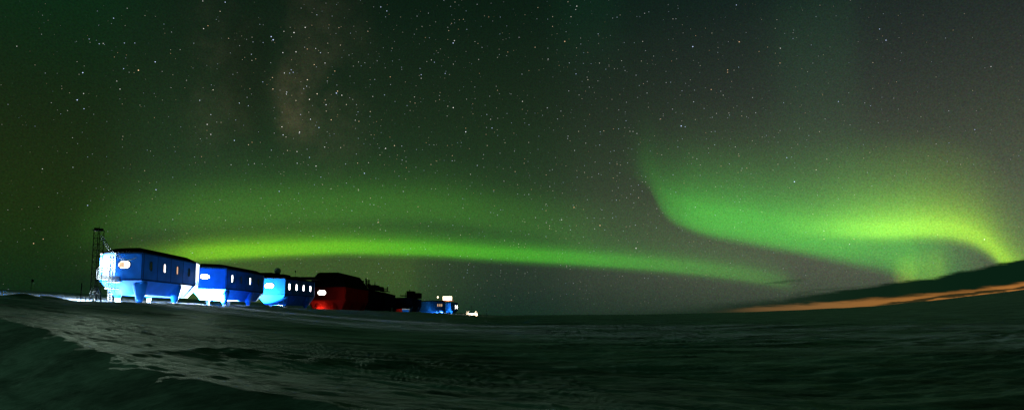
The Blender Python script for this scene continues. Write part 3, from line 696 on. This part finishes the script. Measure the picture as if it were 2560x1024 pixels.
    rig = ramp(el, 0, 40, [(e_(785), srgb(44, 58, 46)), (e_(700), srgb(82, 90, 74)), (e_(600), srgb(88, 94, 76)), (e_(450), srgb(66, 74, 60)), (e_(300), srgb(48, 54, 49)), (e_(120), srgb(28, 39, 36)), (e_(0), srgb(17, 34, 31))])
    state['c'] = left; mixto(inten([(60, 0), (300, .45), (620, 1), (2560, 1)]), cen); mixto(inten([(1150, 0), (1500, .35), (1950, .85), (2300, 1)]), rig)
    # Milky Way
    axis = curve(el, [(q_, azel(p_, y_)[0]) for p_, y_, q_ in ((752, 0, e_(0)), (752, 80, e_(80)), (742, 170, e_(170)), (722, 270, e_(270)), (728, 340, e_(340)), (745, 420, e_(420)), (755, 500, e_(500)))], 0, 40, -40., 0.)
    dm = math_('ADD', math_('SUBTRACT', az, axis), math_('MULTIPLY_ADD', noise(9, 6, .65), 3.6, -1.8))
    mwl = curve(el, [(e_(0), .32), (e_(100), .45), (e_(180), .7), (e_(260), .9), (e_(310), 1), (e_(370), .7), (e_(440), .3), (e_(540), 0)], 0, 40)
    nz = mr(noise(12, 8, .68), .36, .66); nz2 = mr(noise(34, 6, .6), .30, .68, .35, 1)
    wide = curve(dm, [(-11, 0), (-7, .55), (-4.5, .40), (-2.4, .10), (-.9, .8), (.8, 1), (3, .75), (5.5, .4), (10, 0)], -12, 12)
    addc(math_('MULTIPLY', math_('MULTIPLY', wide, mwl), math_('MULTIPLY', nz, nz2)), (.036, .029, .018))
    core = curve(dm, [(-2.2, 0), (-.9, .8), (.2, 1), (1.2, .6), (3, 0)], -12, 12)
    corel = curve(el, [(e_(140), 0), (e_(240), .5), (e_(310), 1), (e_(370), .5), (e_(430), 0)], 0, 40)
    addc(math_('MULTIPLY', math_('MULTIPLY', core, corel), mr(noise(22, 6, .65), .36, .62)), (.036, .024, .013))
    # rift: dark dust lane left of the band
    rift = math_('MULTIPLY', inten([(500, 0), (600, .5), (660, .2), (700, 0)]), curve(el, [(e_(60), 0), (e_(200), 1), (e_(360), .6), (e_(480), 0)], 0, 40))
    mixto(math_('MULTIPLY', rift, .6), srgb(18, 22, 14))
    # faint tall rays
    addc(math_('MULTIPLY', inten([(1780, 0), (1980, .8), (2060, 1), (2170, .4), (2300, 0)]), curve(el, [(e_(600), 0), (e_(430), .7), (e_(250), 1), (e_(120), .7), (e_(0), .25)], 0, 40)), (.002, .013, .004))
    addc(math_('MULTIPLY', inten([(1330, 0), (1480, 1), (1620, 0)]), curve(el, [(e_(300), 0), (e_(100), .8), (e_(0), 1)], 0, 40)), (.0, .005, .0015))
    # diffuse upper arc on the left
    wob = math_('MULTIPLY_ADD', noise(3.0, 3, .5), .9, -.45)
    elw = math_('ADD', el, wob)
    d2_ = math_('SUBTRACT', elw, edge([(100, 600), (250, 565), (400, 535), (700, 510), (1000, 512), (1300, 545), (1600, 580)]))
    a2 = math_('MULTIPLY', inten([(60, 0), (220, .3), (420, .75), (700, 1), (1000, 1), (1250, .7), (1450, .35), (1640, .0)]), prof(d2_, [(-65, 0), (-35, .55), (0, 1), (30, .78), (65, .38), (105, .10), (150, 0)], -3, 8))
    addc(a2, (.017, .074, .004))
    # bright lower arc
    edA = edge([(100, 690), (300, 668), (440, 657), (540, 650), (640, 644), (750, 639), (900, 636), (1050, 640), (1200, 649), (1350, 658), (1500, 668), (1700, 685), (1850, 703), (1960, 722), (2100, 748)])
    dA = math_('SUBTRACT', math_('ADD', el, math_('MULTIPLY', wob, .12)), edA)
    iA = inten([(120, 0), (300, .12), (420, .42), (500, .85), (600, 1), (750, .98), (950, .86), (1150, .72), (1350, .66), (1550, .56), (1750, .46), (1880, .36), (1960, .18), (2020, 0)])
    pA = prof(dA, [(-16, 0), (-6, .10), (4, .60), (12, .95), (20, 1), (34, .72), (48, .36), (68, .17), (100, .09), (150, .04), (200, 0)], -1, 8)
    fA = math_('MULTIPLY', iA, pA)
    cA = ramp(az, A0, A1, [(azel(300, 640)[0], (.13, .34, .0)), (azel(650, 640)[0], (.165, .50, .0)), (azel(1000, 640)[0], (.09, .46, .0)), (azel(1500, 640)[0], (.04, .48, .01)), (azel(1900, 640)[0], (.06, .30, .015))])
    addc(fA, cA)
    addc(math_('MULTIPLY', inten([(200, 0), (330, .3), (450, .8), (600, 1), (880, .85), (970, .85), (1050, .5), (1150, .2), (1350, 0)]), curve(el, [(e_(785), .55), (e_(735), .95), (e_(690), 1), (e_(645), .8), (e_(600), 0)], 0, 40)), (.030, .062, .001))
    # curtain on the right: hook, sheet, and the bright fold
    edB = edge([(1400, 420), (1600, 455), (1640, 505), (1660, 538), (1685, 558), (1720, 574), (1780, 592), (1850, 604), (1950, 622), (2050, 642), (2150, 663), (2210, 676), (2262, 694), (2330, 715), (2420, 742)])
    elB = math_('ADD', el, math_('MULTIPLY', wob, .45)); dB = math_('SUBTRACT', elB, edB)
    iB = inten([(1540, 0), (1610, .10), (1650, .32), (1700, .66), (1790, .95), (1900, .98), (2050, .95), (2150, .85), (2230, .72), (2262, .72), (2290, .60), (2330, .46), (2380, .22), (2440, .05), (2480, 0)])
    top = curve(az, ca([(1600, 100), (1700, 110), (1850, 118), (2000, 125), (2200, 145), (2500, 150)]), A0, A1, 0., 200.)
    dBn = math_('DIVIDE', math_('MULTIPLY', dB, 100 / .0385), top)
    pB = curve(dBn, [(-14, 0), (-5, .12), (5, .55), (16, .88), (30, 1), (50, .96), (75, .66), (100, .38), (130, .18), (170, .06), (230, 0)], -30, 240)
    rn = N('ShaderNodeTexNoise', noise_dimensions='1D'); rn.inputs['Scale'].default_value = 1; rn.inputs['Detail'].default_value = 1; rn.inputs['Roughness'].default_value = .55
    L(math_('MULTIPLY_ADD', el, .05, math_('MULTIPLY', az, .17)), rn.inputs['W']); rays = mr(rn.outputs['Fac'], .3, .7, .95, 1.04)
    addc(math_('MULTIPLY', math_('MULTIPLY', iB, pB), rays), (.030, .375, .016))
    glow = math_('MULTIPLY', inten([(1560, 0), (1750, .7), (2000, 1), (2300, 1), (2450, .8), (2560, .5)]), prof(dB, [(0, 0), (60, .8), (130, 1), (200, .6), (280, .2), (360, 0)], -1, 15))
    addc(glow, (.006, .030, .003))
    edC = edge([(1900, 572), (1990, 588), (2100, 594), (2200, 597), (2290, 594), (2350, 595), (2400, 602), (2440, 615), (2470, 633), (2500, 660), (2530, 690), (2600, 720)])
    dC = math_('SUBTRACT', math_('ADD', el, math_('MULTIPLY', wob, .10)), edC)
    iC = inten([(1880, 0), (1980, .16), (2080, .5), (2180, .9), (2260, 1), (2380, .95), (2450, .9), (2500, .85), (2560, .62), (2640, .3)])
    pC = prof(dC, [(-22, 0), (-10, .10), (2, .5), (12, .9), (22, 1), (38, .80), (58, .50), (85, .27), (125, .12), (180, .04), (230, 0)], -1.2, 9)
    cC = ramp(az, A0, A1, [(azel(2000, 600)[0], (.17, .50, .03)), (azel(2250, 600)[0], (.29, .68, .03)), (azel(2450, 600)[0], (.33, .68, .0)), (azel(2540, 600)[0], (.30, .66, .0))])
    addc(math_('MULTIPLY', math_('MULTIPLY', iC, pC), rays), cC)
    addc(math_('MULTIPLY', inten([(2215, 0), (2268, 1), (2300, .55), (2345, .6), (2375, 0)]), prof(math_('SUBTRACT', el, edge([(2200, 705), (2400, 680)])), [(-40, 1), (0, 1), (40, .5), (70, 0)], -3, 5)), (.10, .15, .0))
    # airglow grain: countless unresolved stars
    gr = mr(noise(520, 2, .6), .25, .75, .78, 1.22)
    state['c'] = mixn('MIX', gr, col((0, 0, 0)), state['c'])
    gr2 = N('ShaderNodeTexNoise'); gr2.inputs['Scale'].default_value = 430; gr2.inputs['Detail'].default_value = 1; L(D, gr2.inputs['Vector'])
    n = N('ShaderNodeMix', data_type='RGBA', blend_type='SOFT_LIGHT'); n.inputs[0].default_value = .35; L(state['c'], n.inputs[6]); L(gr2.outputs['Color'], n.inputs[7]); state['c'] = n.outputs[2]
    # stars
    ext = curve(el, [(0, 0), (1.2, .15), (5, .55), (12, .9), (20, 1)], 0, 40)
    yc = math_('MAXIMUM', y, .3); y2 = math_('MULTIPLY', yc, yc)
    mwf_ = math_('MULTIPLY', wide, mwl)
    def stars(scale, rad, power, gain, warm):
        v = N('ShaderNodeTexVoronoi', feature='F1', voronoi_dimensions='3D'); v.inputs['Scale'].default_value = scale; L(D, v.inputs['Vector'])
        s = N('ShaderNodeSeparateColor'); L(v.outputs['Color'], s.inputs[0])
        f = mr(math_('DIVIDE', v.outputs['Distance'], y2), rad, rad * .25, 0, 1, True); br = math_('POWER', s.outputs[0], power)
        f = math_('MULTIPLY', math_('MULTIPLY', f, br), math_('MULTIPLY', ext, gain))
        r = N('ShaderNodeValToRGB'); e = r.color_ramp.elements; e[0].position = .0; e[0].color = (.55, .72, 1, 1); e[1].position = 1; e[1].color = (1, .58, .28, 1)
        q = r.color_ramp.elements.new(.45); q.color = (.95, .97, 1, 1); q = r.color_ramp.elements.new(warm); q.color = (1, .88, .66, 1)
        L(s.outputs[1], r.inputs[0]); addc(f, r.outputs[0])
    stars(52, .052, 5.5, 2.4, .8); stars(95, .075, 3.6, 1.1, .7); stars(170, .15, 1.5, math_('MULTIPLY_ADD', mwf_, 2.2, .85), .7)
    # the brightest stars, where they stand
    BS = [(346, 176, 1.6, 'o'), (388, 155, 1.3, 'b'), (309, 172, .8, 'b'), (207, 182, 1.5, 'b'), (193, 250, 1.5, 'b'), (210, 272, .9, 'b'), (209, 234, .7, 'w'), (390, 474, 1.0, 'b'), (219, 513, .9, 'b'), (106, 422, .6, 'w'),
          (678, 92, 1.3, 'b'), (683, 100, 1.5, 'b'), (563, 6, 1.0, 'b'), (284, 46, 1.0, 'b'), (248, 110, .8, 'b'), (311, 108, .7, 'b'), (337, 108, .6, 'b'), (223, 98, .6, 'b'), (509, 72, .8, 'w'), (42, 116, .6, 'w'), (735, 82, 1.1, 'w'), (763, 69, .9, 'w'),
          (740, 130, .8, 'w'), (841, 233, 1.2, 'b'), (837, 178, .6, 'o'), (952, 18, .8, 'b'), (967, 28, .7, 'b'), (911, 433, .9, 'b'), (964, 371, .8, 'w'), (790, 415, .7, 'w'), (698, 478, .7, 'b'), (518, 311, .8, 'w'), (527, 336, .7, 'w'), (507, 3, .6, 'w'),
          (1133, 108, 1.0, 'b'), (1136, 102, .7, 'w'), (1086, 156, .4, 'b'), (1412, 104, .9, 'o'), (1442, 16, .7, 'w'), (1732, 117, 1.2, 'b'), (1848, 105, .9, 'o'), (1703, 315, 1.2, 'b'), (1713, 317, .5, 'b'), (1986, 454, 1.4, 'b'), (1841, 13, .7, 'b'),
          (2215, 101, 1.1, 'b'), (2199, 73, .8, 'b'), (2096, 254, .7, 'b'), (2437, 324, .7, 'b'), (1950, 158, .5, 'o'), (2126, 0, .6, 'w'), (1819, 175, .6, 'o'), (1819, 181, .5, 'o'), (1778, 224, .6, 'o'), (1951, 121, .6, 'w'), (1440, 185, .5, 'b'),
          (1053, 187, .6, 'b'), (1113, 184, .5, 'b'), (1053, 196, .4, 'w'), (1230, 320, .6, 'b'), (1435, 518, .7, 'o'), (1500, 563, .8, 'o'), (1590, 620, .8, 'w'), (1404, 549, .5, 'w'), (946, 555, .5, 'o'), (108, 597, .7, 'o'), (84, 608, 1.0, 'o'), (2461, 598, 1.2, 'w'),
          (2060, 577, .5, 'w'), (2060, 597, .6, 'o'), (2135, 597, .5, 'o'), (2124, 610, .6, 'w'), (2344, 586, .6, 'o'), (1967, 394, .7, 'b'), (1748, 592, .0, 'b'), (728, 175, .6, 'b'), (733, 181, .6, 'b'), (724, 183, .5, 'b'), (657, 205, .5, 'b'), (300, 223, .7, 'w'), (258, 109, .6, 'w'), (292, 203, .5, 'w')]
    dn = N('ShaderNodeVectorMath', operation='NORMALIZE'); L(D, dn.inputs[0]); D2 = dn.outputs[0]
    cc = {'b': (.55, .66, 1.0), 'w': (1.0, .97, .92), 'o': (1.0, .62, .34)}
    for px, py, s, c in BS:
        if s <= 0: continue
        d = ray(px, py).normalized(); rr_ = .00085 + .00028 * s
        ds = N('ShaderNodeVectorMath', operation='DISTANCE'); L(D2, ds.inputs[0]); ds.inputs[1].default_value = d
        f = mr(math_('DIVIDE', ds.outputs['Value'], y2), rr_, rr_ * .4, 0, 1.1 * s + .2, True); addc(f, cc[c])
    # clouds low on the right, in front of everything up there
    nzc = noise(9, 6, .65, sxyz=(1, 1, 7)); nzf = noise(30, 5, .6, sxyz=(1, 1, 9))
    ec = edge([(1280, 787), (1400, 784), (1600, 775), (1750, 764), (1900, 749), (2000, 738), (2130, 721), (2200, 711), (2280, 700), (2340, 690), (2400, 676), (2480, 661), (2560, 644), (2640, 626)])
    dcl = math_('SUBTRACT', ec, el); dcl = math_('ADD', dcl, math_('MULTIPLY_ADD', nzc, .8, -.4)); dcl = math_('ADD', dcl, math_('MULTIPLY_ADD', nzf, .5, -.25))
    soft = curve(az, ca([(1280, 1), (1900, .6), (2150, .25), (2560, .22)]), A0, A1)
    cl = mr(math_('DIVIDE', dcl, soft), -.5, .9, 0, 1, True)
    op = inten([(1250, 0), (1450, .15), (1650, .45), (1850, .72), (2000, .86), (2150, .97), (2560, 1)])
    mixto(math_('MULTIPLY', cl, op), srgb(9, 32, 19))
    # twilight gap between the cloud and the snow
    eo = edge([(1500, 792), (1700, 783), (1860, 767), (1950, 761), (2050, 755), (2179, 745), (2300, 736), (2430, 722), (2560, 703), (2640, 692)])
    dor = math_('SUBTRACT', eo, el); dor = math_('ADD', dor, math_('MULTIPLY_ADD', nzf, .7, -.33))
    streak = math_('SUBTRACT', el, edge([(1700, 800), (2179, 763), (2300, 749), (2430, 733), (2560, 718), (2640, 706)]))
    st_ = math_('MULTIPLY', mr(math_('ABSOLUTE', math_('ADD', streak, math_('MULTIPLY_ADD', nzf, .5, -.25))), .05, .13, 1, 0, True), inten([(2150, 0), (2230, .9), (2560, .9)]))
    f = math_('MULTIPLY', mr(dor, -.10, .34, 0, .9, True), inten([(1700, 0), (1850, .45), (1960, .9), (2100, 1), (2560, 1)]))
    f = math_('MULTIPLY', f, math_('SUBTRACT', 1.0, st_))
    mixto(f, ramp(az, A0, A1, [(azel(1700, 780)[0], srgb(80, 62, 36)), (azel(2000, 780)[0], srgb(132, 96, 56)), (azel(2200, 760)[0], srgb(156, 104, 50)), (azel(2560, 720)[0], srgb(176, 114, 54))]))
    # thin cloud wisps
    ew = edge([(1850, 722), (1930, 706), (2010, 699), (2100, 693)]); dw = math_('ADD', math_('SUBTRACT', el, ew), math_('MULTIPLY_ADD', nzf, .8, -.4))
    mixto(math_('MULTIPLY', math_('MULTIPLY', mr(math_('ABSOLUTE', dw), .03, .16, 1, 0, True), inten([(1890, 0), (1940, .6), (1990, .5), (2030, 0)])), .8), srgb(30, 52, 34))
    ew = edge([(1900, 745), (2000, 732), (2100, 722), (2200, 712)]); dw = math_('ADD', math_('SUBTRACT', el, ew), math_('MULTIPLY_ADD', nzf, .9, -.45))
    mixto(math_('MULTIPLY', math_('MULTIPLY', mr(math_('ABSOLUTE', dw), .03, .18, 1, 0, True), inten([(1940, 0), (2020, .5), (2120, .5), (2200, 0)])), .7), srgb(30, 50, 32))
    # the sky behind the camera is plain and dim, and nothing glows below the horizon
    mixto(mr(y, .45, -.15, 0, 1, True), (.0015, .015, .005))
    back = mr(z, -.03, .0, 0, 1)
    L(mixn('MIX', back, col((0, 0, 0)), state['c']), bg.inputs[0]); bg.inputs[1].default_value = 1.0
build_world()
# ------------------------------------------------------------------ output
SC.view_settings.view_transform = 'Standard'; SC.view_settings.look = 'None'; SC.view_settings.exposure = 0; SC.view_settings.gamma = 1
SC.render.engine = 'CYCLES'
try:
    SC.cycles.use_denoising = True; SC.cycles.sample_clamp_indirect = 10; SC.cycles.max_bounces = 6; SC.cycles.use_light_tree = True
except Exception: pass
